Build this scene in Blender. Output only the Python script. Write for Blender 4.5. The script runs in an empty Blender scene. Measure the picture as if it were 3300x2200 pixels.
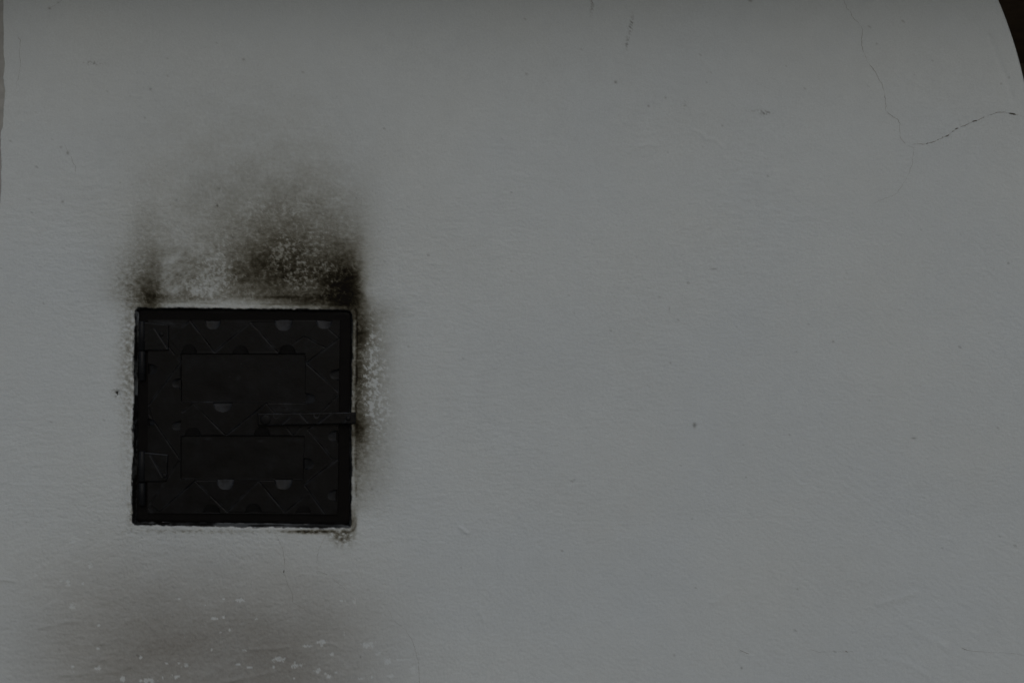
import bpy, bmesh, math
import numpy as np

# ------------------------------------------------------------------ camera, sky, light, exposure
scene = bpy.context.scene
COL = scene.collection
PPM = 1750.0            # pixels of the photograph per metre on the wall
CZ = 1.5                # height of the picture centre above the ground
CAMD = 2.6
cam_d = bpy.data.cameras.new('camera')
cam_d.sensor_width = 36.0
cam_d.lens = 36.0 * CAMD / (3300.0 / PPM)
cam_d.clip_start = 0.05
cam_d.clip_end = 500.0
cam = bpy.data.objects.new('camera', cam_d)
cam.location = (0, -CAMD, CZ)
cam.rotation_euler = (math.radians(90), 0, 0)
COL.objects.link(cam)
scene.camera = cam

SUN_EL, SUN_AZ = math.radians(36), math.radians(5)      # azimuth: to the right of straight out from the wall
world = bpy.data.worlds.new('World')
scene.world = world
world.use_nodes = True
nt = world.node_tree
nt.nodes.clear()
sky = nt.nodes.new('ShaderNodeTexSky')
sky.sky_type = 'NISHITA'
sky.sun_disc = False
sky.sun_elevation = SUN_EL
sky.sun_rotation = math.pi - SUN_AZ
sky.dust_density = 2.0
sky.air_density = 1.0
bg = nt.nodes.new('ShaderNodeBackground')
bg.inputs['Strength'].default_value = 0.11
wo = nt.nodes.new('ShaderNodeOutputWorld')
nt.links.new(sky.outputs[0], bg.inputs[0])
nt.links.new(bg.outputs[0], wo.inputs[0])

sun_d = bpy.data.lights.new('sun', 'SUN')
sun_d.energy = 0.7
sun_d.angle = math.radians(50)                            # overcast: a broad soft sun
sun_d.color = (1.0, 0.975, 0.93)
sun = bpy.data.objects.new('sun', sun_d)
from mathutils import Vector
sdir = Vector((math.sin(SUN_AZ) * math.cos(SUN_EL), -math.cos(SUN_AZ) * math.cos(SUN_EL), math.sin(SUN_EL)))
sun.rotation_euler = sdir.to_track_quat('Z', 'Y').to_euler()
sun.location = sdir * 5
COL.objects.link(sun)

scene.view_settings.view_transform = 'Standard'
scene.view_settings.look = 'None'
scene.view_settings.exposure = -1.36
scene.view_settings.gamma = 1.0
scene.view_settings.use_curve_mapping = False
scene.cycles.max_bounces = 6

# ------------------------------------------------------------------ helpers
f32 = np.float32

def hash2(ix, iy, seed):
    h = (ix.astype(np.uint32) * np.uint32(374761393) + iy.astype(np.uint32) * np.uint32(668265263)
         + np.uint32((seed * 2246822519) & 0xffffffff))
    h ^= h >> np.uint32(13)
    h *= np.uint32(1274126177)
    h ^= h >> np.uint32(16)
    return h

def perlin(x, y, seed=0):
    x = np.asarray(x, f32); y = np.asarray(y, f32)
    xf = np.floor(x); yf = np.floor(y)
    ix = xf.astype(np.int32); iy = yf.astype(np.int32)
    fx = x - xf; fy = y - yf
    u = fx * fx * fx * (fx * (fx * 6 - 15) + 10)
    v = fy * fy * fy * (fy * (fy * 6 - 15) + 10)
    def grad(dx, dy):
        a = (hash2(ix + dx, iy + dy, seed) & np.uint32(1023)).astype(f32) * f32(2 * math.pi / 1024)
        return np.cos(a) * (fx - dx) + np.sin(a) * (fy - dy)
    n00, n10, n01, n11 = grad(0, 0), grad(1, 0), grad(0, 1), grad(1, 1)
    a = n00 + u * (n10 - n00)
    b = n01 + u * (n11 - n01)
    return (a + v * (b - a)) * f32(1.5)

def fbm(x, y, wl, octaves=3, seed=0, gain=0.5, ax=1.0, ay=1.0, ang=0.0):
    """noise of wavelength wl (photograph pixels), stretched ax by ay along a direction ang"""
    c, s = math.cos(ang), math.sin(ang)
    p = (x * c + y * s) / (wl * ax)
    q = (-x * s + y * c) / (wl * ay)
    tot = 0; amp = 1.0; f = 1.0
    for o in range(octaves):
        tot = tot + amp * perlin(p * f + 17.3 * o, q * f - 9.1 * o, seed + o)
        amp *= gain; f *= 2.03
    return tot

def sstep(a, b, x):
    t = np.clip((x - a) / (b - a), 0, 1)
    return t * t * (3 - 2 * t)

def gau(x, y, cx, cy, l, r, t, b):
    sx = np.where(x < cx, l, r); sy = np.where(y < cy, t, b)
    return np.exp(-((x - cx) / sx) ** 2 - ((y - cy) / sy) ** 2)

def W(x, y, d):
    """photograph pixel on the wall plane and a depth into the wall (m) to a point"""
    return np.stack([(np.asarray(x) - 1650) / PPM, np.asarray(d) + 0 * np.asarray(x), CZ + (1100 - np.asarray(y)) / PPM], -1)

def mesh_obj(name, verts, quads, mat, parent=None, smooth=True, attrs=None):
    me = bpy.data.meshes.new(name)
    verts = np.asarray(verts, f32); quads = np.asarray(quads, np.int32)
    n, k = quads.shape
    me.vertices.add(len(verts)); me.vertices.foreach_set('co', verts.ravel())
    me.loops.add(n * k); me.loops.foreach_set('vertex_index', quads.ravel())
    me.polygons.add(n)
    me.polygons.foreach_set('loop_start', np.arange(0, n * k, k, dtype=np.int32))
    me.polygons.foreach_set('use_smooth', np.full(n, smooth))
    me.update(calc_edges=True)
    for an, av in (attrs or {}).items():
        av = np.asarray(av, f32)
        if av.ndim == 1:
            a = me.attributes.new(an, 'FLOAT', 'POINT'); a.data.foreach_set('value', av)
        else:
            a = me.attributes.new(an, 'FLOAT_COLOR', 'POINT')
            a.data.foreach_set('color', np.concatenate([av, np.ones((len(av), 1), f32)], 1).ravel())
    if mat: me.materials.append(mat)
    o = bpy.data.objects.new(name, me)
    COL.objects.link(o)
    o.parent = parent
    return o

def grid_quads(nr, nc):
    i = np.arange(nr * nc, dtype=np.int32).reshape(nr, nc)
    return np.stack([i[:-1, :-1], i[1:, :-1], i[1:, 1:], i[:-1, 1:]], -1).reshape(-1, 4)

def bm_obj(name, bm, mat, parent=None, smooth=False):
    bmesh.ops.recalc_face_normals(bm, faces=bm.faces[:])
    me = bpy.data.meshes.new(name); bm.to_mesh(me); bm.free()
    if smooth:
        me.polygons.foreach_set('use_smooth', np.ones(len(me.polygons), bool))
    if mat: me.materials.append(mat)
    o = bpy.data.objects.new(name, me); COL.objects.link(o); o.parent = parent
    return o

def dist_polyline(x, y, pts):
    d = np.full(np.shape(x), 1e9, f32)
    for (x0, y0), (x1, y1) in zip(pts[:-1], pts[1:]):
        vx, vy = x1 - x0, y1 - y0
        t = np.clip(((x - x0) * vx + (y - y0) * vy) / (vx * vx + vy * vy + 1e-9), 0, 1)
        d = np.minimum(d, np.hypot(x - x0 - t * vx, y - y0 - t * vy))
    return d

def in_poly(x, y, pts):
    c = np.zeros(np.shape(x), bool)
    n = len(pts)
    for i in range(n):
        x0, y0 = pts[i]; x1, y1 = pts[(i + 1) % n]
        if y0 == y1: continue
        c ^= ((y0 > y) != (y1 > y)) & (x < (x1 - x0) * (y - y0) / (y1 - y0) + x0)
    return c

def z1(p):  # measured on an enlargement of the door: 1.96 x, origin (400, 950)
    return [(400 + a / 1.96, 950 + b / 1.96) for a, b in p]

# ------------------------------------------------------------------ materials
def new_mat(name):
    m = bpy.data.materials.new(name); m.use_nodes = True
    t = m.node_tree
    return m, t, t.nodes['Principled BSDF'], t.nodes.new('ShaderNodeTexCoord')

def noise_node(t, tc, scale, detail=3, rough=0.55):
    n = t.nodes.new('ShaderNodeTexNoise')
    n.inputs['Scale'].default_value = scale; n.inputs['Detail'].default_value = detail
    n.inputs['Roughness'].default_value = rough
    t.links.new(tc.outputs['Object'], n.inputs['Vector'])
    return n

def mrange(t, src, a, b, c, d):
    n = t.nodes.new('ShaderNodeMapRange')
    for i, v in enumerate((a, b, c, d)): n.inputs[i + 1].default_value = v
    t.links.new(src, n.inputs[0])
    return n.outputs[0]

def bump(t, src, strength, dist, bsdf):
    b = t.nodes.new('ShaderNodeBump')
    b.inputs['Strength'].default_value = strength; b.inputs['Distance'].default_value = dist
    t.links.new(src, b.inputs['Height']); t.links.new(b.outputs[0], bsdf.inputs['Normal'])
    return b

def mul_rgb(t, a, val):
    m = t.nodes.new('ShaderNodeMix'); m.data_type = 'RGBA'; m.blend_type = 'MULTIPLY'
    m.inputs[0].default_value = 1.0
    t.links.new(a, m.inputs[6]); t.links.new(val, m.inputs[7])
    return m.outputs[2]

# painted plaster: colour from the limewash / soot fields worked out below, fine grain from nodes
M_PLASTER, t, b, tc = new_mat('limewashed_plaster')
at = t.nodes.new('ShaderNodeAttribute'); at.attribute_name = 'paint'
ag = t.nodes.new('ShaderNodeAttribute'); ag.attribute_name = 'gloss'
n1 = noise_node(t, tc, 420, 3, 0.6)
n2 = noise_node(t, tc, 30, 4, 0.6)
c1 = mul_rgb(t, at.outputs['Color'], mrange(t, n1.outputs['Fac'], 0.25, 0.75, 0.93, 1.06))
c2 = mul_rgb(t, c1, mrange(t, n2.outputs['Fac'], 0.25, 0.75, 0.975, 1.025))
t.links.new(c2, b.inputs['Base Color'])
t.links.new(mrange(t, ag.outputs['Fac'], 0, 1, 0.9, 0.34), b.inputs['Roughness'])
t.links.new(mrange(t, ag.outputs['Fac'], 0, 1, 0.12, 0.5), b.inputs['Specular IOR Level'])
bump(t, n1.outputs['Fac'], 0.5, 0.0008, b)

def plain(name, colr, rough, spec, scale=40, amp=0.25, bmp=0.2, bd=0.001):
    m, t, b, tc = new_mat(name)
    n = noise_node(t, tc, scale, 5, 0.6)
    rgb = t.nodes.new('ShaderNodeRGB'); rgb.outputs[0].default_value = (*colr, 1)
    t.links.new(mul_rgb(t, rgb.outputs[0], mrange(t, n.outputs['Fac'], 0.25, 0.75, 1 - amp, 1 + amp)), b.inputs['Base Color'])
    b.inputs['Roughness'].default_value = rough; b.inputs['Specular IOR Level'].default_value = spec
    bump(t, n.outputs['Fac'], bmp, bd, b)
    return m

def iron(name, base, dust_sheen_col, rough, spec):
    m, t, b, tc = new_mat(name)
    n = noise_node(t, tc, 22, 6, 0.65)
    nf = noise_node(t, tc, 260, 4, 0.6)
    at = t.nodes.new('ShaderNodeAttribute'); at.attribute_name = 'dust_sheen'  # dust, plus sheen painted in as a paler colour
    mx = t.nodes.new('ShaderNodeMix'); mx.data_type = 'RGBA'
    mx.inputs[6].default_value = (*base, 1); mx.inputs[7].default_value = (*dust_sheen_col, 1)
    t.links.new(at.outputs['Fac'], mx.inputs[0])
    t.links.new(mul_rgb(t, mx.outputs[2], mrange(t, n.outputs['Fac'], 0.3, 0.7, 0.6, 1.5)), b.inputs['Base Color'])
    t.links.new(mrange(t, n.outputs['Fac'], 0.3, 0.7, rough - 0.08, rough + 0.12), b.inputs['Roughness'])
    b.inputs['Specular IOR Level'].default_value = spec
    bump(t, nf.outputs['Fac'], 0.25, 0.0004, b)
    return m

M_IRON = iron('black_painted_iron', (0.0042, 0.0042, 0.0044), (0.030, 0.034, 0.040), 0.42, 0.155)
M_FRAME = iron('sooty_iron', (0.0035, 0.003, 0.0028), (0.03, 0.032, 0.035), 0.6, 0.10)
M_CRACK = plain('crack_shade', (0.27, 0.265, 0.245), 0.95, 0.05)
M_HOLE = plain('crack_gap', (0.09, 0.085, 0.07), 0.95, 0.05)
M_BARE = plain('bare_grey_plaster', (0.40, 0.405, 0.39), 0.92, 0.1, 60, 0.15, 0.5, 0.002)
M_BACK = plain('dark_backdrop', (0.30, 0.255, 0.195), 0.9, 0.1, 6, 0.2)
M_SHADE_OVERHANG = plain('shade_overhang_brown', (0.16, 0.12, 0.085), 0.8, 0.2, 12, 0.3)  # colour of the added, unseen overhang
M_GROUND = plain('ground_earth', (0.16, 0.155, 0.14), 0.95, 0.1, 3, 0.3)

# ------------------------------------------------------------------ the plaster wall
OPEN = z1([(68, 80), (1440, 97), (1432, 1472), (50, 1452)])      # the opening in the plaster
def inset_quad(q, dl, dt, dr, db):
    (a, b_), (c, d), (e, f), (g, h) = q
    return [(a + dl, b_ + dt), (c - dr, d + dt), (e - dr, f - db), (g + dl, h - db)]

def open_sdf(x, y):
    """signed distance (px) to the opening, negative inside, corners slightly round, edge uneven"""
    d = np.full(np.shape(x), -1e9, f32)
    n = 4
    for i in range(n):
        x0, y0 = OPEN[i]; x1, y1 = OPEN[(i + 1) % n]
        L = math.hypot(x1 - x0, y1 - y0)
        nx, ny = (y1 - y0) / L, -(x1 - x0) / L
        d = np.maximum(d, (x - x0) * nx + (y - y0) * ny) if i == 0 else np.where(
            (d > -14) & ((x - x0) * nx + (y - y0) * ny > -14),
            np.hypot(np.maximum(d + 14, 0), np.maximum((x - x0) * nx + (y - y0) * ny + 14, 0)) - 14,
            np.maximum(d, (x - x0) * nx + (y - y0) * ny))
    return d

RIDGES = [([(2235, 420), (2262, 432), (2275, 450), (2300, 448), (2330, 475)], 5, 0.0006),
          ([(2060, 470), (2090, 466), (2120, 472)], 5, 0.0005),
          ([(2010, 500), (2040, 480), (2070, 470)], 6, 0.0004),
          ([(1484, 1698), (1494, 1708), (1506, 1716)], 6, 0.0014),
          ([(1546, 1968), (1552, 1990), (1558, 1996)], 5, 0.001),
          ([(-20, 1868), (20, 1868), (44, 1872)], 5, 0.0012),
          ([(130, 2022), (190, 2006), (238, 1998)], 8, 0.0009),
          ([(800, 2092), (870, 2090), (930, 2082)], 7, 0.0012),
          ([(200, 2172), (300, 2166), (390, 2158), (430, 2140)], 8, 0.0009),
          ([(700, 2202), (760, 2190), (810, 2180), (900, 2160)], 7, 0.0012),
          ([(1040, 2070), (1075, 2074), (1100, 2088)], 6, 0.001),
          ([(2830, 1943), (2890, 1930), (2950, 1908)], 10, 0.0008),
          ([(2900, 1990), (2980, 2050), (3050, 2085)], 9, 0.0006),
          ([(2860, 2120), (2930, 2140), (2990, 2175)], 9, 0.0006),
          ([(2300, 1945), (2345, 1905)], 9, 0.0006),
          ([(405, 2000), (445, 1990), (480, 2005), (500, 2030)], 8, 0.0008),
          ([(326, 2072), (334, 2068)], 5, 0.0018), ([(330, 2124), (340, 2122)], 5, 0.0018),
          ([(3188, 115), (3206, 162), (3242, 250), (3262, 318)], 9, -0.0012),
          ([(486, 895), (495, 930), (498, 962)], 3, 0.0009),
          ([(1050, 845), (1090, 850), (1135, 858)], 5, 0.0012)]
PITS = [(377, 1267, 7, 0.006), (1984, 265, 4, 0.001), (2238, 1370, 5, 0.001), (1847, 1550, 6, 0.001), (700, 663, 3, 0.001)]

def chip_field(x, y):
    zs = [(455, 268, 20, 18), (345, 355, 14, 24), (365, 475, 14, 20), (900, 435, 16, 8), (1215, 440, 40, 13), (1130, 435, 10, 6),
          (1065, 340, 8, 8), (1040, 475, 9, 9), (1090, 535, 24, 8), (1130, 525, 8, 10), (1190, 528, 8, 13), (1295, 537, 10, 7),
          (710, 735, 12, 14), (490, 785, 20, 12), (615, 840, 22, 16), (745, 850, 48, 16), (885, 828, 26, 14), (935, 775, 17, 13),
          (905, 760, 7, 7), (840, 765, 8, 8), (820, 838, 11, 9), (1410, 742, 34, 18), (1500, 772, 40, 16), (1605, 797, 22, 13),
          (1665, 830, 18, 10), (1490, 835, 11, 11), (1625, 660, 26, 17), (1865, 668, 46, 20), (1915, 712, 36, 10), (1957, 750, 26, 17),
          (1975, 823, 28, 14), (1825, 838, 26, 8), (1675, 715, 12, 9), (1235, 697, 14, 7), (1070, 693, 7, 8), (1790, 448, 10, 14),
          (1725, 445, 26, 8), (2095, 785, 24, 26), (1115, 605, 9, 8), (1158, 595, 8, 6), (930, 627, 9, 8), (765, 490, 8, 6),
          (500, 570, 9, 6), (495, 685, 9, 8), (365, 778, 9, 10), (1255, 783, 20, 7), (1385, 780, 10, 8), (1200, 768, 16, 6),
          (1740, 620, 4, 14), (1880, 830, 7, 8), (1640, 815, 9, 8), (1700, 805, 14, 6), (2035, 742, 38, 7), (370, 805, 10, 8),
          (375, 135, 26, 28), (310, 345, 8, 10), (415, 360, 10, 12), (178, 315, 14, 18), (445, 90, 10, 20), (1555, 675, 26, 6)]
    f = np.zeros(np.shape(x), f32)
    for a, b, ra, rb in zs:
        cx, cy, rx, ry = a / 1.568, 1650 + b / 1.568, 0.82 * ra / 1.568, 0.82 * rb / 1.568
        m = (np.abs(x - cx) < 3 * rx + 4) & (np.abs(y - cy) < 3 * ry + 4)
        if m.any():
            f[m] = np.maximum(f[m], np.exp(-((x[m] - cx) / rx) ** 2 - ((y[m] - cy) / ry) ** 2))
    nz = fbm(x, y, 15, 3, 71, 0.65)
    return 0.95 * sstep(0.44, 0.55, f * (1 + 0.6 * nz) + 0.5 * nz * sstep(0.02, 0.2, f))

def flake_field(x, y):
    """paint scraped or flaked off through the soot (0..1)"""
    reg = (0.75 * gau(x, y, 700, 850, 110, 90, 110, 80) + 1.0 * gau(x, y, 650, 930, 70, 120, 50, 40)
           + 0.62 * gau(x, y, 895, 815, 45, 50, 60, 60) + 0.62 * gau(x, y, 945, 890, 65, 70, 60, 60)
           + 0.45 * gau(x, y, 1000, 760, 180, 130, 110, 110) + 0.35 * gau(x, y, 800, 650, 300, 300, 60, 100)
           + 1.15 * gau(x, y, 1202, 1225, 40, 55, 220, 180) + 0.5 * gau(x, y, 1235, 1340, 40, 40, 80, 80)
           + 0.55 * gau(x, y, 1065, 900, 90, 60, 90, 80) + 0.25 * gau(x, y, 700, 560, 260, 320, 70, 70))
    n = 0.90 * fbm(x, y, 14, 3, 31, 0.75) + 0.25 * fbm(x, y, 32, 2, 37) + 0.40 * fbm(x, y, 70, 2, 36)
    return (0.30 * sstep(0.2, 0.9, reg * 0.6 + 0.4 * n) + (0.56 + 0.30 * (x > 1140)) * sstep(0.50, 0.70, reg * 0.56 + n * 0.5)) * np.clip(reg * 1.4, 0, 1)

def wall_h(x, y, parts=False):
    """height of the wall surface towards the viewer, metres"""
    x = np.asarray(x, f32); y = np.asarray(y, f32)
    h = 0.0016 * fbm(x, y, 620, 2, 3)
    # brush marks: level on the left and in the middle, sloping down to the right at the lower right
    k = sstep(0, 1, (x - 1700) / 1300 + (y - 1300) / 1500)
    patch = 0.55 + 0.55 * sstep(-0.4, 0.5, fbm(x, y, 420, 2, 8))
    lvl = fbm(x, y, 17, 3, 11, 0.6, 2.6, 1.0, 0.03)
    slp = 0.62 * fbm(x, y, 13, 3, 12, 0.65, 3.2, 1.0, 0.55) + 0.22 * fbm(x, y, 40, 3, 14, 0.6, 3.0, 1.0, 0.75)
    swl = fbm(x, y, 30, 3, 13, 0.6, 2.2, 1.0, -0.35)
    rough = 0.55 + 0.6 * gau(x, y, 600, 2000, 700, 700, 420, 400) + 0.55 * gau(x, y, 500, 850, 260, 700, 260, 260) \
        + 0.12 * sstep(1300, 2000, y) - 0.22 * sstep(700, 150, y)
    sel = sstep(-0.15, 0.35, fbm(x, y, 330, 2, 15))
    h = h + 0.00052 * patch * rough * ((1 - k) * (lvl * (1 - 0.5 * sel) + swl * 0.75 * sel) + k * slp)
    h = h + 0.0004 * (rough + 0.12) * fbm(x, y, 9, 2, 21, 0.7)
    # little pimples and pocks
    p = fbm(x, y, 14, 1, 24)
    h = h - 0.00045 * rough * sstep(0.62, 0.85, p) + 0.0004 * rough * sstep(0.62, 0.85, -p)
    for pts, w, a in RIDGES:
        xs_, ys_ = [q[0] for q in pts], [q[1] for q in pts]
        m = (x > min(xs_) - 4 * w) & (x < max(xs_) + 4 * w) & (y > min(ys_) - 4 * w) & (y < max(ys_) + 4 * w)
        if m.any():
            h[m] += a * np.exp(-(dist_polyline(x[m], y[m], pts) / w) ** 2)
    for cx, cy, r, dpt in PITS:
        m = (np.abs(x - cx) < 4 * r) & (np.abs(y - cy) < 4 * r)
        if m.any():
            h[m] -= dpt * np.exp(-((x[m] - cx) / r) ** 2 - ((y[m] - cy) / (1.3 * r)) ** 2)
    fl = flake_field(x, y); ch = chip_field(x, y)
    h = h - 0.00045 * fl - 0.0004 * ch
    # the rim of the opening: trowelled lip, then the return down to the iron frame
    near = open_sdf(x, y)
    sd = near + 1.8 * fbm(x, y, 34, 3, 41, 0.6) + 0.7 * fbm(x, y, 10, 2, 42) + 1.5 * fbm(x, y, 140, 2, 43)
    lip = 0.0013 * np.exp(-((sd - 8) / 6.0) ** 2) * np.clip(0.1 + 0.8 * fbm(x, y, 50, 3, 44) + 0.4 * (x > 1100) * (y < 1600), 0, 1.1)
    groove = -0.0010 * np.clip(0.1 + (x > 1100) + (y < 1000), 0, 1) * np.exp(-((sd - 17) / 3.0) ** 2) * sstep(-0.1, 0.4, fbm(x, y, 60, 2, 45) + 0.5 * (x > 1100))
    h = h + lip + groove
    h = h - 0.009 * sstep(1.0, -9.0, sd) - 0.022 * sstep(-10, -14.0, sd)
    if parts: return h, sd, fl, ch
    return h

def paint_fields(x, y, sd, fl, ch):
    x = x.astype(f32); y = y.astype(f32)
    base = np.stack([np.full(x.shape, v, f32) for v in (0.674, 0.730, 0.743)], -1)
    # limewash: slightly warmer and cooler areas, faint darker brush veils
    warm = fbm(x, y, 520, 3, 51)
    base *= np.stack([1 + 0.012 * warm, 1 + 0.004 * warm, 1 - 0.010 * warm], -1)
    base *= (1 + 0.014 * fbm(x, y, 260, 4, 54, 0.6, 1.6, 1.0))[..., None]
    # smoke
    streak = fbm(x, y, 70, 4, 61, 0.55, 1.5, 1.0, 0.1)
    fine = fbm(x, y, 12, 3, 62, 0.65, 1.4, 1.0)
    cut = 1 / (1 + np.exp((x - 1158 - 8 * streak) / 13.0))
    up = (0.95 * gau(x, y, 965, 810, 260, 230, 175, 200)
          + 1.9 * gau(x, y, 885, 880, 130, 300, 85, 60)
          + 1.7 * gau(x, y, 1040, 966, 170, 150, 22, 22)
          + 3.0 * gau(x, y, 1118, 945, 78, 80, 88, 120)) * cut
    up = up * (1 - 0.25 * gau(x, y, 690, 800, 100, 90, 120, 120))
    up = up + 2.1 * gau(x, y, 487, 975, 40, 38, 58, 40) + 0.6 * gau(x, y, 484, 905, 44, 42, 75, 60)
    up = up + np.clip(0.50 + 0.45 * fbm(x, y, 22, 4, 68, 0.65, 2.4, 1.0, -0.55 + 0.0), 0.05, 2) * gau(x, y, 610, 905, 150, 190, 100, 75) + 0.75 * gau(x, y, 590, 962, 130, 160, 20, 14)
    up = up + 0.30 * gau(x, y, 482, 790, 55, 50, 130, 100) + 0.22 * gau(x, y, 420, 930, 50, 40, 110, 60) * (1 + fine)
    up = up * (1 - 0.62 * gau(x, y, 740, 978, 190, 190, 13, 14))
    wide = 0.24 * gau(x, y, 800, 660, 360, 330, 190, 300) + 0.10 * gau(x, y, 780, 420, 420, 420, 200, 260)
    halo = 0.26 * gau(x, y, 1150, 830, 80, 75, 190, 170) * sstep(1120, 1165, x) + 0.2 * gau(x, y, 420, 930, 90, 60, 130, 60)
    # to the right of the door
    ywin = sstep(930, 1010, y) * sstep(1700, 1540, y)
    rx = np.clip(x - 1138, 0, None)
    right = ywin * (x > 1120) * (0.75 * np.exp(-(rx / 40) ** 2) + 0.78 * np.exp(-(rx / 120) ** 2)) \
        * (0.46 + 0.95 * gau(x, y, 1150, 1180, 99, 99, 240, 260) + 0.35 * gau(x, y, 1150, 1385, 99, 99, 60, 110))
    right = right + 1.5 * gau(x, y, 1156, 1385, 20, 20, 22, 30) + 0.8 * gau(x, y, 1158, 1075, 10, 22, 50, 60)
    # left edge and under the door
    left = 0.42 * gau(x, y, 425, 1130, 36, 20, 160, 160) * (1 + 1.4 * fine) + 0.14 * gau(x, y, 420, 1300, 30, 20, 100, 330) * (1 + 1.8 * fine)
    under = 3.2 * gau(x, y, 1020, 1711, 75, 52, 4.5, 6) * (0.9 + 0.7 * fine) + 1.3 * gau(x, y, 1112, 1722, 40, 26, 24, 26) * (0.8 + 1.2 * fine) + 1.6 * gau(x, y, 1136, 1680, 8, 10, 40, 30) \
        + 0.35 * gau(x, y, 640, 1710, 200, 300, 6, 8) * (0.4 + 2.2 * np.clip(fine, 0, 1)) \
        + 1.1 * gau(x, y, 426, 1660, 10, 10, 40, 30) * (0.5 + fine)
    # dirt rubbed on the wall low down
    low = 0.68 * np.exp(-(np.abs(x - 640) / 520) ** 3) * np.exp(-(np.clip(2150 - y, 0, None) / 250) ** 2) + 0.20 * gau(x, y, 520, 1900, 380, 480, 190, 300) \
        + 0.16 * gau(x, y, 1000, 2080, 240, 260, 200, 300)
    low = 0.94 * low * (0.90 + 0.12 * fbm(x, y, 110, 4, 66, 0.6, 1.8, 1.0, -0.2)) + 0.10 * low * fine
    s = (up * (1 + 0.24 * streak + 0.30 * fine) + wide * (1 + 0.3 * streak + 0.25 * fine) + halo + right * (1 + 0.28 * fine + 0.25 * streak) + left + under)
    scr = np.zeros(x.shape, f32)
    for kk, an in enumerate((1.25, -0.55, 0.15, 2.2)):
        rd = 1 - np.abs(fbm(x, y, 24, 2, 160 + kk, 0.4, 3.0, 1.0, an)) * 1.6
        scr = np.maximum(scr, sstep(0.90, 0.995, rd) * sstep(0.05, 0.5, fbm(x, y, 70, 2, 170 + kk)))
    s = s * (1 - 0.38 * scr)
    rim = np.exp(-((sd - 16) / 2.6) ** 2) * sstep(-0.2, 0.5, fbm(x, y, 70, 3, 45)) * (0.12 + 1.3 * (x > 1120) * (y < 1330) + 0.6 * (x > 1120) + 0.4 * (y < 1000))
    lipw = np.exp(-((sd - 6) / 6.5) ** 2) * (0.28 + 0.25 * (x > 1100) * (y < 1630) + 0.35 * fbm(x, y, 18, 3, 47))
    lipw = lipw * (1 - 0.9 * gau(x, y, 1120, 985, 120, 60, 30, 40)) * (1 - 0.9 * gau(x, y, 475, 985, 60, 40, 30, 20))
    s = np.clip(s, 0, 6) * (1 - 0.72 * fl) * (1 - 0.78 * np.clip(lipw, 0, 1)) + rim
    s = s + 1.1 * gau(x, y, 890, 957, 90, 95, 4, 4) * sstep(-0.3, 0.4, streak)
    s = np.clip(s, 0, 6)
    low = np.clip(low, 0, 4) * (1 - 0.8 * ch)
    # marks and scuffs
    mk = np.zeros(x.shape, f32)
    def spot(cx, cy, rx, ry, a, nz=0.0, ang=0.0):
        nonlocal mk
        m = (np.abs(x - cx) < 4 * max(rx, ry)) & (np.abs(y - cy) < 4 * max(rx, ry))
        c, sn = math.cos(ang), math.sin(ang)
        X, Y = x[m] - cx, y[m] - cy
        v = a * np.exp(-((X * c + Y * sn) / rx) ** 2 - ((-X * sn + Y * c) / ry) ** 2)
        if nz: v = v * np.clip(0.3 + nz * fbm(x[m], y[m], 7, 2, 88), 0, 2)
        mk[m] += v
    spot(377, 1266, 5, 8, 2.4, 1.6); spot(374, 1274, 4, 9, .9, 1.0, 0.2); spot(371, 1262, 12, 14, .3, 1.5)
    spot(2238, 1370, 5, 7, .8); spot(1847, 1550, 6, 7, .35, 1.5); spot(1984, 265, 4, 4, .7); spot(2090, 342, 3, 3, .6)
    spot(2206, 343, 6, 7, .45, 1.4); spot(2466, 364, 16, 5, .8, 2.2); spot(2436, 358, 24, 4, .3, 2); spot(2034, 78, 5, 26, .75, 2.2, 0.14)
    spot(2020, 140, 5, 22, .5, 2.2, 0.16); spot(1908, 14, 5, 18, .6, 2.2); spot(1906, 42, 5, 12, .3, 2); spot(298, 203, 26, 7, .4, 2.2)
    spot(2418, 0, 6, 5, .7); spot(2300, 867, 9, 2, .5); spot(2685, 1100, 3, 3, .6); spot(2945, 1411, 7, 2, .7); spot(1648, 620, 3, 2, .6)
    spot(3250, 848, 3, 3, .6); spot(785, 192, 4, 3, .5); spot(485, 288, 4, 3, .5); spot(700, 663, 3, 4, 1.0); spot(568, 645, 4, 4, .4)
    spot(2145, 315, 3, 3, .4); spot(2390, 2151, 3, 3, .7); spot(2328, 405, 3, 3, .4); spot(1162, 2115, 3, 3, .5)
    spot(160, 28, 4, 3, .6); spot(188, 10, 3, 2, .5); spot(218, 493, 4, 5, .6); spot(202, 650, 4, 4, .5); spot(196, 474, 4, 4, .3)
    spot(2566, 1133, 2, 2, .5); spot(2160, 1168, 3, 2, .5); spot(1850, 1008, 2, 5, .25); spot(2157, 995, 2, 8, .3)
    spot(3252, 250, 3, 3, .4); spot(3226, 270, 3, 3, .4); spot(2825, 142, 3, 3, .4); spot(2173, 2110, 3, 4, .3)
    p = fbm(x, y, 17, 1, 91, 0.5, 1.7, 1.0, 0.5); q = fbm(x, y, 400, 2, 92)
    mk = mk + 0.26 * sstep(0.80, 0.98, p + 0.10 * q)
    pk = fbm(x, y, 9, 1, 93)
    mk = mk + 0.10 * sstep(0.62, 0.9, pk) * (0.6 + 0.8 * gau(x, y, 700, 900, 500, 700, 700, 700))
    col = base * np.exp(-s[..., None] * np.array([0.98, 1.05, 1.205], f32))
    col = col * np.exp(-low[..., None] * np.array([0.90, 1.01, 1.12], f32)) * np.exp(-mk[..., None] * np.array([1.0, 1.02, 1.06], f32))
    col = col * (1 + 0.03 * ch * sstep(0.05, .4, low + 0.1))[..., None]
    col = np.maximum(col, np.array([0.009, 0.0075, 0.006], f32))
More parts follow.
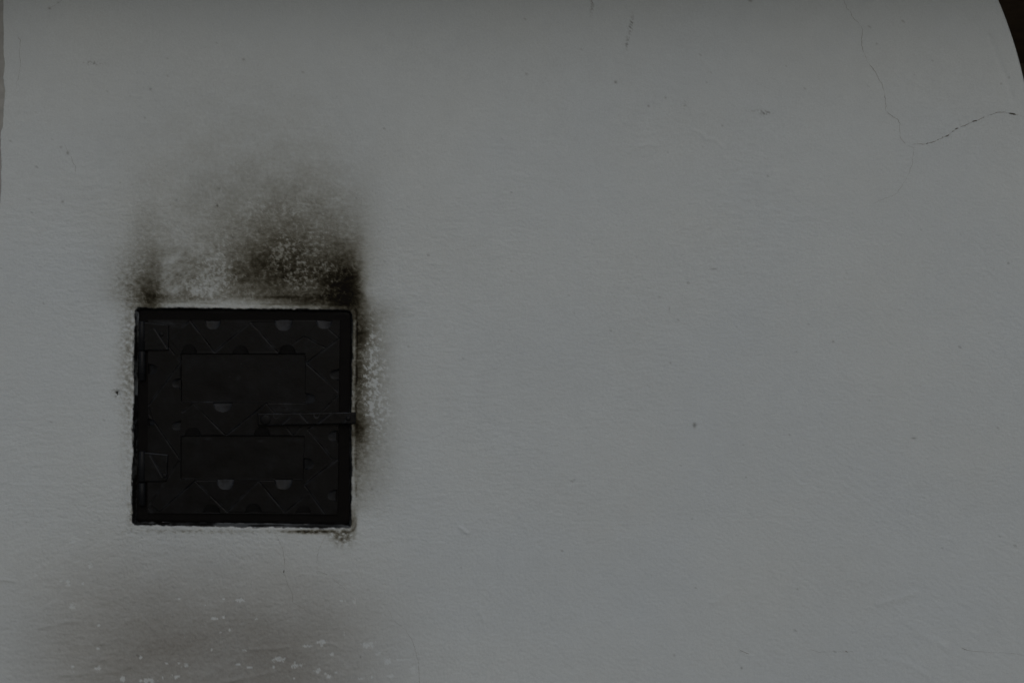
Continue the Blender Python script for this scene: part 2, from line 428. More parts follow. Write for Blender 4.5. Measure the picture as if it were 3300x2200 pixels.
    # the return of the opening, slopped over with black paint, chipped here and there to grey, sheen painted along the bottom
    vert = np.abs(x - 781) > np.abs(y - 1344)
    al = np.where(vert, y, x); ac = np.where(vert, x, y)
    run = fbm(al, ac, 130, 4, 98, 0.55, 1.0, 0.06)                  # streaks that run along the edge
    blk = sstep(3.0, 0.0, sd + 2.0 * fbm(x, y, 30, 3, 97) - 2.5 * sstep(0.2, 0.7, run))
    hair = np.exp(-((sd - 4.5 - 2.0 * fbm(x, y, 90, 3, 95)) / 1.5) ** 2) * sstep(-0.05, 0.35, fbm(x, y, 80, 2, 96)) * np.where(vert & (x < 781), 0.85, 0.25)
    col = col * (1 - 0.85 * hair[..., None])
    pale = sstep(0.15, 0.5, fbm(al, ac, 44, 3, 94, 0.6, 1.0, 0.16)) * sstep(0.0, 3.0, sd) * sstep(13, 7, sd) * np.where(vert & (x > 781), 0.25, 0.8)
    pale = pale * (1 - gau(x, y, 1120, 985, 130, 60, 30, 60)) * (1 - gau(x, y, 475, 985, 60, 40, 30, 20)) * (1 - hair)
    col = col + (np.array([0.68, 0.70, 0.685], f32) * 0.95 - col) * (0.75 * pale)[..., None]
    chipn = fbm(x, y, 24, 4, 99, 0.65, np.where(y > 1670, 2.5, 1.0), np.where(y > 1670, 1.0, 2.2))
    edge = sstep(-13, -9, sd) * sstep(2.0, -1.5, sd)
    chip_sheen = sstep(0.0, 0.35, 0.5 * chipn + 0.7 * run) * edge * np.clip(0.10 + 0.7 * gau(x, y, 434, 1330, 20, 20, 130, 120) + 0.6 * gau(x, y, 438, 1020, 20, 20, 40, 60)
            + 0.8 * gau(x, y, 520, 1690, 40, 40, 20, 20) + 0.3 * (y > 1670) * sstep(680, 710, x) * sstep(1010, 930, x) + 0.5 * gau(x, y, 1130, 1692, 30, 30, 20, 20), 0, 1)
    chip_sheen = np.maximum(chip_sheen, 0.42 * edge * (y > 1670) * sstep(676, 700, x) * sstep(1080, 900, x) * sstep(-0.5, 0.1, run))  # sky sheen on the upward-facing bottom return, painted as a grey strip
    bcol = np.array([0.006, 0.0058, 0.0055], f32) * (1 - chip_sheen[..., None]) + np.array([0.20, 0.22, 0.23], f32) * chip_sheen[..., None]
    col = col * (1 - blk[..., None]) + bcol * blk[..., None]
    return col, blk * (1 - 0.5 * chip_sheen)

def xr(y):          # the curved right-hand edge of the wall
    y = np.asarray(y, float)
    c = 3222 + 0.42 * y - 0.0004 * y * y
    t = np.clip(y - 420, 0, None)
    return np.where(y < 420, c, 3222 + 0.42 * 420 - 0.0004 * 420 ** 2 + 0.084 * t - 0.00001 * np.minimum(t, 3000) ** 2)

LE = np.array([(-300, 12), (0, 11.5), (60, 10.5), (110, 12.5), (160, 11), (212, 15), (250, 10), (295, 16), (345, 11.5), (405, 9), (422, 3),
               (440, 1), (480, 2), (520, 4.5), (560, 3.5), (600, 4), (640, 1), (700, -4), (1000, -10), (2300, -14), (3000, -14)], float)
def xl(y):          # the ragged left-hand paint edge
    return np.interp(y, LE[:, 0], LE[:, 1]) + 0.9 * fbm(y * 1.0, y * 0 + 3.3, 14, 2, 120)

lin = lambda a, b, st: np.linspace(a, b, int(round((b - a) / st)), endpoint=False)
xs = np.concatenate([lin(0, 380, 3.4), lin(380, 1300, 2.3), lin(1300, 3300, 3.4), [3300]])
ys = np.concatenate([lin(-348, -15, 23), lin(-15, 640, 3.4), lin(640, 1760, 2.4), lin(1760, 2215, 3.2), lin(2215, 2640, 16)])
RR = 14.0
rows = []
Y = np.repeat(ys[:, None], len(xs), 1)
left = xl(ys); right = xr(ys) - RR
X = np.repeat(xs[None, :], len(ys), 0)
X = np.where(X < 120, left[:, None] + X * (120 - left[:, None]) / 120, X)
X = np.where(X > 2400, 2400 + (X - 2400) * ((right[:, None] - 2400) / 900.0), X)
X = X.astype(f32); Y = Y.astype(f32)
H, SD, FL, CH = wall_h(X, Y, True)
PC, PG = paint_fields(X, Y, SD, FL, CH)
# left return (4 mm to the bare plaster) and the right-hand rounded arris with its reveal going back
def extra(cols):
    Xe = np.stack([c[0] for c in cols], 1); De = np.stack([c[1] for c in cols], 1)
    return Xe.astype(f32), De.astype(f32)
hl, hr = H[:, 0], H[:, -1]
Lx, Ld = extra([(X[:, 0] - 1.2, 0.009 + 0 * hl), (X[:, 0] - 1.0, -hl + 0.0012)])
rc = []
for a in (18, 36, 54, 72, 90):
    rc.append((X[:, -1] + RR * math.sin(math.radians(a)), -hr + RR / PPM * (1 - math.cos(math.radians(a)))))
for dd in (0.06, 0.2, 0.4):
    rc.append((X[:, -1] + RR, -hr + dd))
Rx, Rd = extra(rc)
XA = np.concatenate([Lx, X, Rx], 1); DA = np.concatenate([Ld, -H, Rd], 1)
YA = np.repeat(ys[:, None].astype(f32), XA.shape[1], 1)
def ext(A):
    return np.concatenate([np.repeat(A[:, :1], 2, 1), A, np.repeat(A[:, -1:], len(rc), 1)], 1)
V = W(XA, YA, DA).reshape(-1, 3)
wall = mesh_obj('plaster_wall', V, grid_quads(*XA.shape), M_PLASTER,
                attrs={'paint': ext(PC).reshape(-1, 3), 'gloss': ext(PG).reshape(-1)})
wall['label'] = 'whitewashed plaster wall with a brown soot stain, curving away at its top right edge'
wall['category'] = 'wall'; wall['kind'] = 'thing'

# cracks: hairline strips that follow the surface, wider where the plaster has opened
def crack(pts, w, mat=M_CRACK, seed=0, jit=1.7, wvar=0.9):
    P = np.array(pts, float)
    seg = np.hypot(*np.diff(P, axis=0).T); s = np.concatenate([[0], np.cumsum(seg)])
    n = max(14, int(s[-1] / 2.5))
    tt = np.linspace(0, s[-1], n)
    x = np.interp(tt, s, P[:, 0]); y = np.interp(tt, s, P[:, 1])
    x = x + jit * fbm(tt, tt * 0 + 7.7 * seed, 15, 3, 200 + seed, 0.65); y = y + jit * fbm(tt, tt * 0 + 7.7 * seed + 3.5, 15, 3, 230 + seed, 0.65)
    tx = np.gradient(x); ty = np.gradient(y); L = np.hypot(tx, ty) + 1e-9
    nx, ny = -ty / L, tx / L
    ww = (w if np.isscalar(w) else np.interp(tt / s[-1], w[0], w[1])) * 0.62 * np.clip(1 + wvar * fbm(tt, tt * 0 + 7, 26, 3, 260 + seed), 0.12, 3) / 2
    ww = ww * np.minimum(1, np.minimum(np.arange(n), np.arange(n)[::-1]) / 4 + 0.15)
    a = np.stack([x - nx * ww, x, x + nx * ww], 1); b_ = np.stack([y - ny * ww, y, y + ny * ww], 1)
    h = wall_h(a, b_) + np.array([0.0003, 0.00035, 0.0003])
    return mesh_obj('crack', W(a, b_, -h).reshape(-1, 3), grid_quads(n, 3), mat, wall)

def z2(p): return [(2600 + a / 3.336, b / 3.336) for a, b in p]
def z5(p): return [(a / 1.568, 1650 + b / 1.568) for a, b in p]
def z4(p): return [(a / 2.613, b / 2.613) for a, b in p]
crack(z2([(385, -60), (405, 15), (430, 85), (470, 125), (485, 180), (530, 225), (580, 275), (597, 320), (590, 450), (603, 535), (640, 630),
          (655, 680), (715, 745), (760, 820), (780, 870), (800, 900), (840, 1000), (842, 1090), (855, 1140), (845, 1180), (880, 1225),
          (975, 1285), (1003, 1330), (1000, 1400), (1005, 1490), (1050, 1530), (1075, 1565)]), ([0, .1, .3, .8, 1], [.5, .9, 1.35, 1.45, .8]), seed=1, wvar=1.2)
crack(z2([(1130, 1553), (1280, 1545), (1370, 1525), (1410, 1503), (1460, 1478), (1510, 1460), (1570, 1415), (1605, 1385), (1690, 1355),
          (1780, 1310), (1830, 1298), (1895, 1265), (1970, 1235), (2040, 1213), (2125, 1208), (2170, 1218), (2245, 1232), (2300, 1250),
          (2400, 1290)]), ([0, .2, .5, 1], [.8, 1.9, 1.5, 2.2]), seed=2, wvar=1.9)
for k, (p, w) in enumerate([([(2165, 1218), (2200, 1222), (2248, 1234)], 8), ([(1775, 1312), (1800, 1303), (1832, 1297)], 5),
                            ([(1592, 1390), (1606, 1384), (1628, 1380)], 4.5), ([(1488, 1470), (1508, 1462), (1527, 1452)], 6),
                            ([(1455, 1474), (1466, 1480)], 4), ([(1562, 1418), (1576, 1410)], 4), ([(1402, 1506), (1416, 1500)], 3.5),
                            ([(1280, 1547), (1308, 1540)], 3.5), ([(1888, 1268), (1902, 1262)], 3)]):
    crack(z2(p), w, M_HOLE, 10 + k, 0.4, 0.3)
crack([(2922, 469), (2946, 477), (2939, 533), (2918, 582), (2890, 624), (2806, 659)], 0.7, seed=3)
crack(z5([(1395, 115), (1430, 185), (1440, 265), (1435, 300), (1455, 365), (1478, 410), (1480, 455), (1540, 490), (1580, 520)]), 0.75, seed=4)
crack(z5([(1436, 290), (1434, 305)]), 3.0, M_HOLE, 24, 0.3)
crack(z5([(1650, 115), (1610, 185), (1600, 250), (1605, 295), (1655, 315), (1700, 350), (1755, 395)]), 0.75, seed=5)
crack(z5([(1960, 480), (1985, 540), (2050, 595), (2085, 650), (2105, 720), (2115, 760), (2120, 880)]), ([0, .6, 1], [.4, .7, 1.1]), seed=6)
crack(z4([(150, 300), (172, 345), (165, 430), (172, 540), (160, 640), (135, 710), (128, 790)]), ([0, .1, 1], [1.8, .8, .5]), seed=7)
crack(z4([(540, 1200), (572, 1290), (600, 1330), (620, 1380), (637, 1410), (637, 1460)]), ([0, .4, 1], [.5, 1.0, .5]), seed=8)
crack(z4([(420, 75), (455, 50), (490, 25), (560, -20)]), 0.8, seed=9)
crack([(2380, 2090), (2398, 2100), (2416, 2105)], 1.6, seed=20)
crack([(2610, 2091), (2640, 2100), (2700, 2097), (2722, 2099), (2760, 2096)], 0.6, seed=21)
crack([(2722, 2096), (2732, 2100)], 2.0, seed=25)
crack([(3095, 2084), (3112, 2092), (3150, 2099), (3230, 2102), (3262, 2104), (3310, 2112)], ([0, .08, .3, 1], [1.8, 1.8, .5, .6]), seed=22)
crack([(1905, -12), (1908, 10), (1906, 36)], 0.9, seed=23)

# ------------------------------------------------------------------ the cast iron door
def tag(o, label, cat):
    o['label'] = label; o['category'] = cat; o['kind'] = 'thing'
door = bpy.data.objects.new('iron_door', None)
door.empty_display_size = 0.1
COL.objects.link(door)
tag(door, 'small square black cast iron oven door with zigzag relief, set in the sooty plaster wall', 'door')
ORG = W(781, 1694, 0.0)
door.location = ORG.tolist()
bpy.context.view_layer.update()
def WD(x, y, d): return W(x, y, d) - ORG

Q_FRAME = inset_quad(OPEN, 8.0, 3.0, 4.0, 9.0)
Q_PLATE = z1([(149, 157), (1361, 159), (1346, 1387), (144, 1379)])
FRAME_D, PLATE_D = 0.0075, 0.0040

def loop_pts(q, n, rad):
    """rounded quad outline sampled with n points per side"""
    out = []
    for i in range(4):
        p0 = np.array(q[i - 1]); p1 = np.array(q[i]); p2 = np.array(q[(i + 1) % 4])
        a = (p0 - p1) / np.linalg.norm(p0 - p1); c = (p2 - p1) / np.linalg.norm(p2 - p1)
        for k in range(7):
            s = k / 6
            out.append((1 - s) ** 2 * (p1 + a * rad) + 2 * s * (1 - s) * p1 + s ** 2 * (p1 + c * rad))
        A = p1 + c * rad; B = p2 - c * rad
        for k in range(1, n): out.append(A + (B - A) * k / n)
    return np.array(out)
n_side = 90
Lo = loop_pts(Q_FRAME, n_side, 16)
Li = loop_pts(inset_quad(Q_PLATE, 8, 8, 8, 8), n_side, 6)
wob = 0.9 * fbm(Lo[:, 0], Lo[:, 1], 40, 3, 301)
rings = []
for f, d in ((0, 0.022), (0, FRAME_D + 0.0030), (0.03, FRAME_D + 0.0012), (0.10, FRAME_D), (0.3, FRAME_D), (0.5, FRAME_D), (0.7, FRAME_D), (0.85, FRAME_D), (1.0, FRAME_D)):
    P = Lo + (Li - Lo) * f
    P = P + (wob * (1 - f))[:, None] * 0.6
    dd = d - (0.0007 * fbm(P[:, 0], P[:, 1], 90, 3, 303) if 0.05 < f else 0)
    rings.append(WD(P[:, 0], P[:, 1], dd))
R = np.stack(rings, 0); R = np.concatenate([R, R[:, :1]], 1)
xx = np.concatenate([Lo[:, 0], Lo[:1, 0]]); yy = np.concatenate([Lo[:, 1], Lo[:1, 1]])
edge_d = np.clip(0.25 + fbm(xx, yy, 60, 3, 305) * 1.2, 0, 1) * (1.2 * gau(xx, yy, 840, 1690, 170, 260, 30, 30) + gau(xx, yy, 432, 1500, 20, 20, 260, 160) + 0.6 * gau(xx, yy, 1125, 1000, 30, 30, 20, 20))  # highlight along the lower outer edge painted in, with pale edge wear
dust_sheen = np.stack([edge_d * k for k in (0.3, 1, 1, .25, 0, 0, 0, 0, 0)], 0)
fr = mesh_obj('frame', R.reshape(-1, 3), grid_quads(*R.shape[:2])[:, ::-1], M_FRAME, door, attrs={'dust_sheen': dust_sheen.reshape(-1)})
fr['label'] = 'flat matt black iron frame round the door leaf'

# relief of the leaf (all coordinates on the 1.96 x enlargement)
LINES = [[(165, 178), (350, 422)], [(350, 432), (150, 697)], [(182, 795), (347, 1037)], [(345, 1045), (160, 1322)], [(150, 1345), (172, 1372)],
         [(220, 1372), (443, 1177)], [(447, 1177), (648, 1372)], [(650, 1370), (846, 1177)], [(850, 1177), (1010, 1372)], [(1022, 1372), (1160, 1252)],
         [(1140, 1205), (1268, 1384)], [(1345, 1040), (1140, 1196)], [(1160, 855), (1312, 1033)], [(1250, 735), (1345, 640)], [(1155, 438), (1348, 612)],
         [(1358, 275), (1150, 430)], [(1270, 197), (1358, 275)], [(1045, 325), (1135, 260)], [(1135, 260), (1268, 333)], [(795, 173), (967, 362)],
         [(568, 362), (795, 173)], [(412, 160), (568, 362)], [(365, 205), (412, 160)], [(365, 740), (435, 686)], [(435, 686), (634, 885)],
         [(644, 885), (893, 687)], [(897, 687), (950, 745)], [(1030, 845), (1065, 888)], [(1068, 888), (1112, 838)], [(1160, 850), (1190, 830)]]
FACETS = [[(410, 160), (568, 362), (355, 362), (290, 290)], [(410, 160), (795, 172), (568, 362)], [(568, 362), (795, 172), (967, 362)],
          [(795, 172), (1240, 165), (1135, 260), (967, 362)], [(967, 365), (1135, 260), (1268, 333), (1150, 428), (1140, 368)],
          [(1240, 163), (1356, 163), (1356, 275), (1268, 333), (1135, 260)], [(1356, 278), (1348, 610), (1152, 432)],
          [(1150, 436), (1345, 612), (1250, 735), (1142, 735)], [(1346, 640), (1340, 1036), (1312, 1033), (1160, 855), (1250, 735)],
          [(1160, 858), (1312, 1036), (1137, 1192), (1137, 890)], [(1343, 1042), (1342, 1380), (1268, 1382), (1142, 1200)],
          [(445, 1177), (648, 1372), (222, 1372)], [(447, 1177), (846, 1177), (648, 1370)], [(650, 1372), (848, 1179), (1012, 1372)],
          [(850, 1177), (1130, 1180), (1160, 1250), (1017, 1370)], [(1160, 1254), (1264, 1380), (1022, 1374)],
          [(152, 165), (349, 425), (152, 692)], [(349, 432), (347, 1033), (180, 790), (152, 700)], [(176, 790), (345, 1040), (158, 1322), (152, 760)],
          [(345, 1048), (440, 1177), (220, 1370), (162, 1325)], [(365, 742), (435, 688), (632, 885), (365, 885)], [(437, 688), (893, 688), (640, 883)],
          [(646, 885), (895, 690), (1065, 886)], [(897, 688), (1132, 690), (1132, 805), (1067, 886), (950, 745)]]
PANELS = [[(356, 373), (1143, 376), (1140, 680), (356, 677)], [(356, 893), (1135, 893), (1130, 1170), (355, 1166)]]
# scoops: centre on the edge, half width, reach, direction of the reach (degrees, 90 = down)
SCOOPS = [(557, 160, 50, 58, 90), (1005, 161, 56, 66, 90), (1262, 161, 50, 52, 90), (620, 683, 58, 56, 90), (637, 1170, 54, 60, 90), (1005, 1170, 56, 58, 90),
          (1143, 655, 32, 62, 0), (1137, 1068, 36, 60, 0), (1356, 505, 32, 58, 180), (1346, 893, 34, 60, 180), (1340, 1268, 34, 56, 180),
          (410, 371, 48, 58, 270), (732, 373, 50, 56, 270), (1028, 375, 52, 58, 270), (430, 890, 50, 54, 270), (868, 891, 50, 54, 270),
          (550, 1376, 54, 56, 270), (815, 1377, 50, 54, 270), (1130, 1380, 46, 50, 270), (152, 470, 32, 54, 0), (152, 805, 20, 36, 0), (350, 560, 30, 50, 180), (350, 830, 30, 50, 180)]

nx_, ny_ = 372, 372
u = np.linspace(0, 1, nx_)[None, :]; v = np.linspace(0, 1, ny_)[:, None]
q = np.array(Q_PLATE)
GX = (1 - v) * ((1 - u) * q[0, 0] + u * q[1, 0]) + v * ((1 - u) * q[3, 0] + u * q[2, 0])
GY = (1 - v) * ((1 - u) * q[0, 1] + u * q[1, 1]) + v * ((1 - u) * q[3, 1] + u * q[2, 1])
GX = GX.astype(f32); GY = GY.astype(f32)
ZX = (GX - 400) * 1.96; ZY = (GY - 950) * 1.96
rng = np.random.default_rng(5)
hgt = 0.00035 * fbm(GX, GY, 150, 3, 401)
dst_sheen = 0.10 * np.clip(fbm(GX, GY, 60, 4, 403, 0.6), 0, 1)
fid = np.full(ZX.shape, -1, int)
for k, P in enumerate(FACETS):
    m = in_poly(ZX, ZY, P)
    fid[m] = k
    cx, cy = np.mean(P, axis=0)
    a, b_ = rng.normal(0, 0.006, 2)
    L = (ZX - cx) * a + (ZY - cy) * b_
    hgt = hgt + np.where(m, L / 1.96 / PPM + rng.uniform(0, 0.0003), 0)
gd = np.full(ZX.shape, 1e9, f32)
for P in LINES: gd = np.minimum(gd, dist_polyline(ZX, ZY, P))
hgt = hgt - 0.0008 * np.clip(0.65 + 1.1 * fbm(GX, GY, 45, 3, 409), 0.08, 1.4) * np.clip(1 - gd / 5.0, 0, 1)
dst_sheen = dst_sheen + 0.36 * np.exp(-((gd - 5) / 5.0) ** 2) * np.clip(0.35 + fbm(GX, GY, 40, 3, 407), 0, 1.4)  # groove highlights painted in as paler lines
pan = np.full(ZX.shape, -1, int)
for k, P in enumerate(PANELS):
    m = in_poly(ZX, ZY, P); pan[m] = k
    hgt = np.where(m, -0.0034 + 0.0004 * fbm(GX, GY, 130, 3, 410 + k), hgt)
sid = np.full(ZX.shape, -1, int)
for k, (cx, cy, hw, rc_, dg) in enumerate(SCOOPS):
    c, s_ = math.cos(math.radians(dg)), math.sin(math.radians(dg))
    al = (ZX - cx) * c + (ZY - cy) * s_; ac = -(ZX - cx) * s_ + (ZY - cy) * c
    r = np.sqrt(np.clip(al / rc_, 0, None) ** 2 + np.abs(ac / hw) ** 2.5)
    m = (al > -3) & (r < 1) & (pan < 0)
    sid[m] = k
    hgt = np.where(m, (-0.0040 if dg != 270 else -0.0016) * (1 - np.clip(al / (rc_ * np.sqrt(np.clip(1 - np.abs(ac / hw) ** 2.5, 0.05, 1))), 0, 1)), hgt)
    dst_sheen = np.where(m, (0.85 if dg == 90 else 0.42 if dg != 270 else 0.0) * np.clip(0.55 + 0.6 * fbm(GX, GY, 30, 3, 420), 0.1, 1.2), dst_sheen)  # sheen of the tilted scoops painted in as a paler tone
# rubbed and dusty places, and painted glints along the panels' lower edges
for cx, cy, l, r, t_, b_, a in ((1050, 715, 110, 60, 20, 22, .5), (300, 185, 130, 60, 25, 22, .45), (800, 283, 20, 20, 14, 14, .25), (930, 325, 40, 22, 18, 20, .35),
                                (720, 525, 14, 14, 14, 14, .35), (660, 517, 8, 8, 8, 8, .25), (525, 908, 26, 26, 9, 10, .35), (860, 922, 22, 22, 6, 8, .3),
                                (1060, 915, 60, 60, 12, 14, .25), (150, 805, 20, 20, 12, 12, .4), (325, 840, 20, 20, 12, 14, .25), (1148, 330, 14, 30, 40, 30, .18),
                                (525, 677, 60, 60, 4, 5, .6), (440, 677, 60, 40, 4, 5, .4), (1000, 686, 60, 120, 4, 4, .4), (640, 1169, 40, 30, 4, 4, .5),
                                (400, 1163, 30, 30, 5, 5, .35), (820, 1163, 40, 30, 4, 4, .35), (165, 1190, 20, 20, 10, 10, .2)):
    dst_sheen = dst_sheen + a * gau(ZX, ZY, cx, cy, l, r, t_, b_) * np.clip(0.7 + 0.9 * fbm(GX, GY, 16, 3, 430, 0.6, 2.0, 1.0, 0.15), 0, 1.5)
spk = fbm(GX, GY, 11, 1, 433)
dst_sheen = dst_sheen + 0.35 * sstep(0.84, 0.95, spk)
hgt = hgt + 0.00005 * fbm(GX, GY, 9, 2, 435)
dst_sheen = np.clip(dst_sheen, 0, 1)
GP = WD(GX, GY, PLATE_D - hgt).reshape(-1, 3)
GQ = grid_quads(ny_, nx_)
cc = lambda A: A[:-1, :-1].reshape(-1)
cs, cp, cf = cc(sid), cc(pan), cc(fid)
def piece(name, sel, parent, extra_v=None, extra_q=None):
    Q = GQ[sel]
    idx, inv = np.unique(Q, return_inverse=True)
    Vv = GP[idx]; Dd = dst_sheen.reshape(-1)[idx]
    Q = inv.reshape(-1, 4)
    if extra_v is not None:
        Q = np.concatenate([Q, extra_q + len(Vv)]); Vv = np.concatenate([Vv, extra_v]); Dd = np.concatenate([Dd, np.zeros(len(extra_v))])
    return mesh_obj(name, Vv, Q, M_IRON, parent, attrs={'dust_sheen': Dd})
# edges of the leaf going back to the frame
bi = np.concatenate([np.arange(nx_), nx_ * np.arange(1, ny_) + nx_ - 1, (ny_ - 1) * nx_ + np.arange(nx_ - 2, -1, -1), nx_ * np.arange(ny_ - 2, 0, -1)])
e0 = GP[bi]; e1 = e0.copy(); e1[:, 1] = FRAME_D + 0.002
nb = len(bi); ii = np.arange(nb); jj = (ii + 1) % nb
plate = piece('door_plate', (cs < 0) & (cp < 0) & (cf < 0), door, np.concatenate([e0, e1]), np.stack([ii, jj, jj + nb, ii + nb], 1))
for k in range(len(PANELS)):
    pn = piece('panel', cp == k, door)
for k in range(len(FACETS)):
    s_ = (cf == k) & (cs < 0) & (cp < 0)
    if s_.any(): piece('facet', s_, plate)
for k in range(len(SCOOPS)):
    s_ = cs == k
    if s_.any(): piece('scoop', s_, plate)

# hinges: leaf, knuckle, rivets
def box(name, P4, d0, d1, mat, parent, bev=0.0015, lines=(), dustamp=0.0):
    """flat plate with outline P4 (photograph px), front at depth d0, back at d1; engraved lines cut as real grooves on a fine front"""
    P = np.array(P4, float)
    nxp = max(8, int(np.linalg.norm(P[1] - P[0]) / 2)); nyp = max(8, int(np.linalg.norm(P[3] - P[0]) / 2))
    u = np.linspace(0, 1, nxp)[None, :]; v = np.linspace(0, 1, nyp)[:, None]
    x = (1 - v) * ((1 - u) * P[0, 0] + u * P[1, 0]) + v * ((1 - u) * P[3, 0] + u * P[2, 0])
    y = (1 - v) * ((1 - u) * P[0, 1] + u * P[1, 1]) + v * ((1 - u) * P[3, 1] + u * P[2, 1])
    w = np.linalg.norm(P[1] - P[0]); h = np.linalg.norm(P[3] - P[0])
    de = np.minimum(np.minimum(u, 1 - u) * w, np.minimum(v, 1 - v) * h)
    hh = -bev * np.clip(1 - de / (bev * PPM), 0, 1) ** 2 + 0.0003 * fbm(x, y, 60, 3, 501) + 0.00006 * fbm(x, y, 10, 2, 503)
    ds = dustamp * np.clip(fbm(x, y, 30, 3, 505) + 0.1, 0, 1) + (0.35 + 0.5 * (v * h < 3)) * (de < 2.8) * np.clip(0.4 + fbm(x, y, 40, 2, 507), 0, 1)  # random dust, then edge highlight painted in, strongest along the top
    for L in lines:
        g = dist_polyline(x, y, z1(L))
        hh = hh - 0.0009 * np.clip(1 - g / 3.0, 0, 1); ds = ds + 0.35 * np.exp(-((g - 2) / 2) ** 2)  # groove highlight painted in beside each cut
    F = WD(x, y, d0 - hh).reshape(-1, 3); Qf = grid_quads(nyp, nxp)
    b0 = np.concatenate([np.arange(nxp), nxp * np.arange(1, nyp) + nxp - 1, (nyp - 1) * nxp + np.arange(nxp - 2, -1, -1), nxp * np.arange(nyp - 2, 0, -1)])
    s0 = F[b0]; s1 = s0.copy(); s1[:, 1] = d1
    m = len(b0); i = np.arange(m); j = (i + 1) % m
    Q = np.concatenate([Qf, np.stack([i, j, j + m, i + m], 1) + len(F)])
    return mesh_obj(name, np.concatenate([F, s0, s1]), Q, mat, parent, attrs={'dust_sheen': np.concatenate([np.clip(ds, 0, 1).reshape(-1), np.zeros(2 * m)])})

def lathe(name, prof, centre, axis, mat, parent, n=20):
    """prof: (radius, height) pairs turned about an axis ('z' upright, 'y' out of the wall) at centre (door space)"""
    a = np.linspace(0, 2 * math.pi, n, endpoint=False)
    rowsv = []
    for r, h in prof:
        if axis == 'z': rowsv.append(np.stack([centre[0] + r * np.cos(a), centre[1] + r * np.sin(a), centre[2] + h + 0 * a], 1))
        else: rowsv.append(np.stack([centre[0] + r * np.cos(a), centre[1] - h + 0 * a, centre[2] + r * np.sin(a)], 1))
    Vv = np.concatenate(rowsv); Q = []
    for k in range(len(prof) - 1):
        for i in range(n):
            j = (i + 1) % n
            Q.append((k * n + i, k * n + j, (k + 1) * n + j, (k + 1) * n + i))
    o = mesh_obj(name, Vv, Q, mat, parent, attrs={'dust_sheen': np.full(len(Vv), 0.22 if axis == 'z' else 0.08)})
    return o

def rivet(px, py, d, r, hgt_, parent):
    return lathe('rivet', [(r, -0.0005), (r, hgt_ * .35), (r * .75, hgt_ * .8), (r * .35, hgt_), (0.00005, hgt_)], WD(px, py, d), 'y', M_IRON, parent, 14)

def knuckle(x, y0, y1, r, d, parent):
    c = WD(x, y1, d); L = (y1 - y0) / PPM
    return lathe('hinge_pin', [(0.0001, -0.0), (r * .8, 0), (r, .0012), (r, L - .0016), (r * .8, L), (0.0001, L)], c, 'z', M_IRON, parent, 18)

for (leaf, lines, kn, rv) in (
        (z1([(92, 168), (280, 190), (278, 350), (90, 352)]), [[(192, 212), (272, 335)]], [(165, 350), (354, 540)], [(122, 290), (235, 250)]),
        (z1([(92, 990), (274, 1008), (268, 1176), (88, 1182)]), [[(165, 1012), (240, 1145)]], [(985, 1180), (1186, 1330)], [(115, 1108), (255, 1140)])):
    hg = box('hinge', leaf, -0.0002, 0.006, M_IRON, door, 0.0012, lines, 0.12)
    for a, b_ in kn:
        knuckle(400 + 112 / 1.96, 950 + a / 1.96, 950 + b_ / 1.96, 0.0062, 0.0026, hg)
    for a, b_ in rv:
        rivet(400 + a / 1.96, 950 + b_ / 1.96, -0.0004, 0.0040, 0.0010, hg)

latch = box('latch_bar', z1([(846, 747), (1464, 739), (1464, 812), (848, 826)]), -0.0068, -0.0022, M_IRON, door, 0.0016,
            [[(990, 826), (1047, 773)], [(1115, 750), (1162, 802)], [(1225, 812), (1312, 745)], [(1388, 810), (1420, 760)]], 0.08)
latch['label'] = 'flat latch bar lying across the right side of the door'
rivet(400 + 897 / 1.96, 950 + 786 / 1.96, -0.0068, 0.0100, 0.0012, latch)
rivet(400 + 1418 / 1.96, 950 + 778 / 1.96, -0.0068, 0.0045, 0.002, latch)
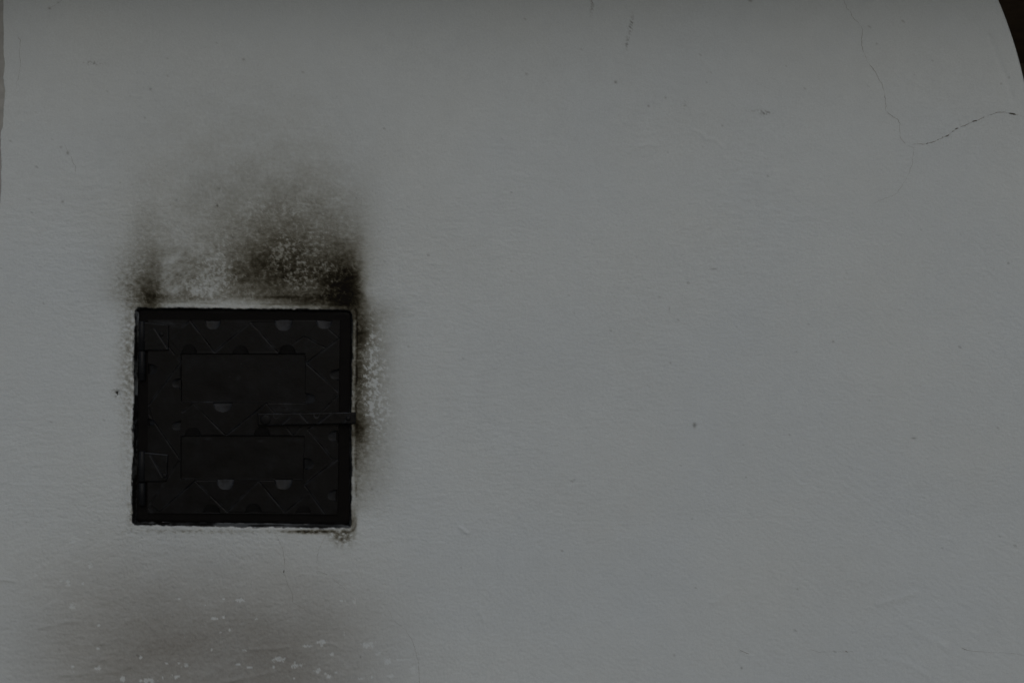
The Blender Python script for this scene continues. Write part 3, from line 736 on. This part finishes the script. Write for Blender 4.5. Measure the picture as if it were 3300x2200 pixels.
# gouged marks on the bar like those on the leaf: two half rounds, sheen painted pale, let into its upper edge
for px in (965, 1219):
    a = np.linspace(0, math.pi, 9)
    x0, y0 = 400 + px / 1.96, 950 + 748 / 1.96
    pts = [(x0 + 11 * math.cos(t_), y0 + 17 * math.sin(t_)) for t_ in a]
    bm = bmesh.new()
    rim = [bm.verts.new(WD(p[0], p[1], -0.0071)) for p in pts]
    cv = bm.verts.new(WD(x0, y0, -0.0060))
    for k in range(len(rim) - 1): bm.faces.new((cv, rim[k], rim[k + 1]))
    sc = bm_obj('scoop', bm, M_IRON, latch)
    sa = sc.data.attributes.new('dust_sheen', 'FLOAT', 'POINT'); sa.data.foreach_set('value', np.full(len(sc.data.vertices), .6, f32))

# ------------------------------------------------------------------ the setting
def slab(name, x0, x1, y0, y1, zz0, zz1, mat):
    bm = bmesh.new()
    bmesh.ops.create_cube(bm, size=1)
    for vtx in bm.verts:
        vtx.co = Vector(((x0 + x1) / 2 + vtx.co.x * (x1 - x0), (y0 + y1) / 2 + vtx.co.y * (y1 - y0), (zz0 + zz1) / 2 + vtx.co.z * (zz1 - zz0)))
    return bm_obj(name, bm, mat)
# bare plaster beyond the ragged paint edge on the left, 5 mm back
gy = np.arange(-344, 2625, 8.0); gx = np.concatenate([np.arange(-5000, -900, 100), np.arange(-900, -60, 40), np.arange(-60, 40, 5)])
BX, BY = np.meshgrid(gx, gy); BX = BX.astype(f32); BY = BY.astype(f32)
BD = 0.005 - 0.0006 * fbm(BX, BY, 30, 3, 601) - 0.0002 * fbm(BX, BY, 12, 2, 602)
bare = mesh_obj('bare_wall', W(BX, BY, BD).reshape(-1, 3), grid_quads(*BX.shape), M_BARE)
bare['label'] = 'strip of bare darker grey plaster beyond the ragged white paint edge, far left'
bare['category'] = 'plaster strip'; bare['kind'] = 'thing'
ZT = CZ + (1100 + 345) / PPM
back = slab('back_wall', -3.0, 4.0, 1.6, 1.8, 0.002, 3.6, M_BACK); back['kind'] = 'structure'
overhang = slab('shade_overhang', -3.0, 4.0, -0.33, 1.6, ZT, ZT + 0.12, M_SHADE_OVERHANG); overhang['kind'] = 'structure'  # unseen overhang, added and sized to shade the top of the wall
g = slab('ground', -60, 60, -60, 60, -0.2, 0.0, M_GROUND); g['kind'] = 'structure'
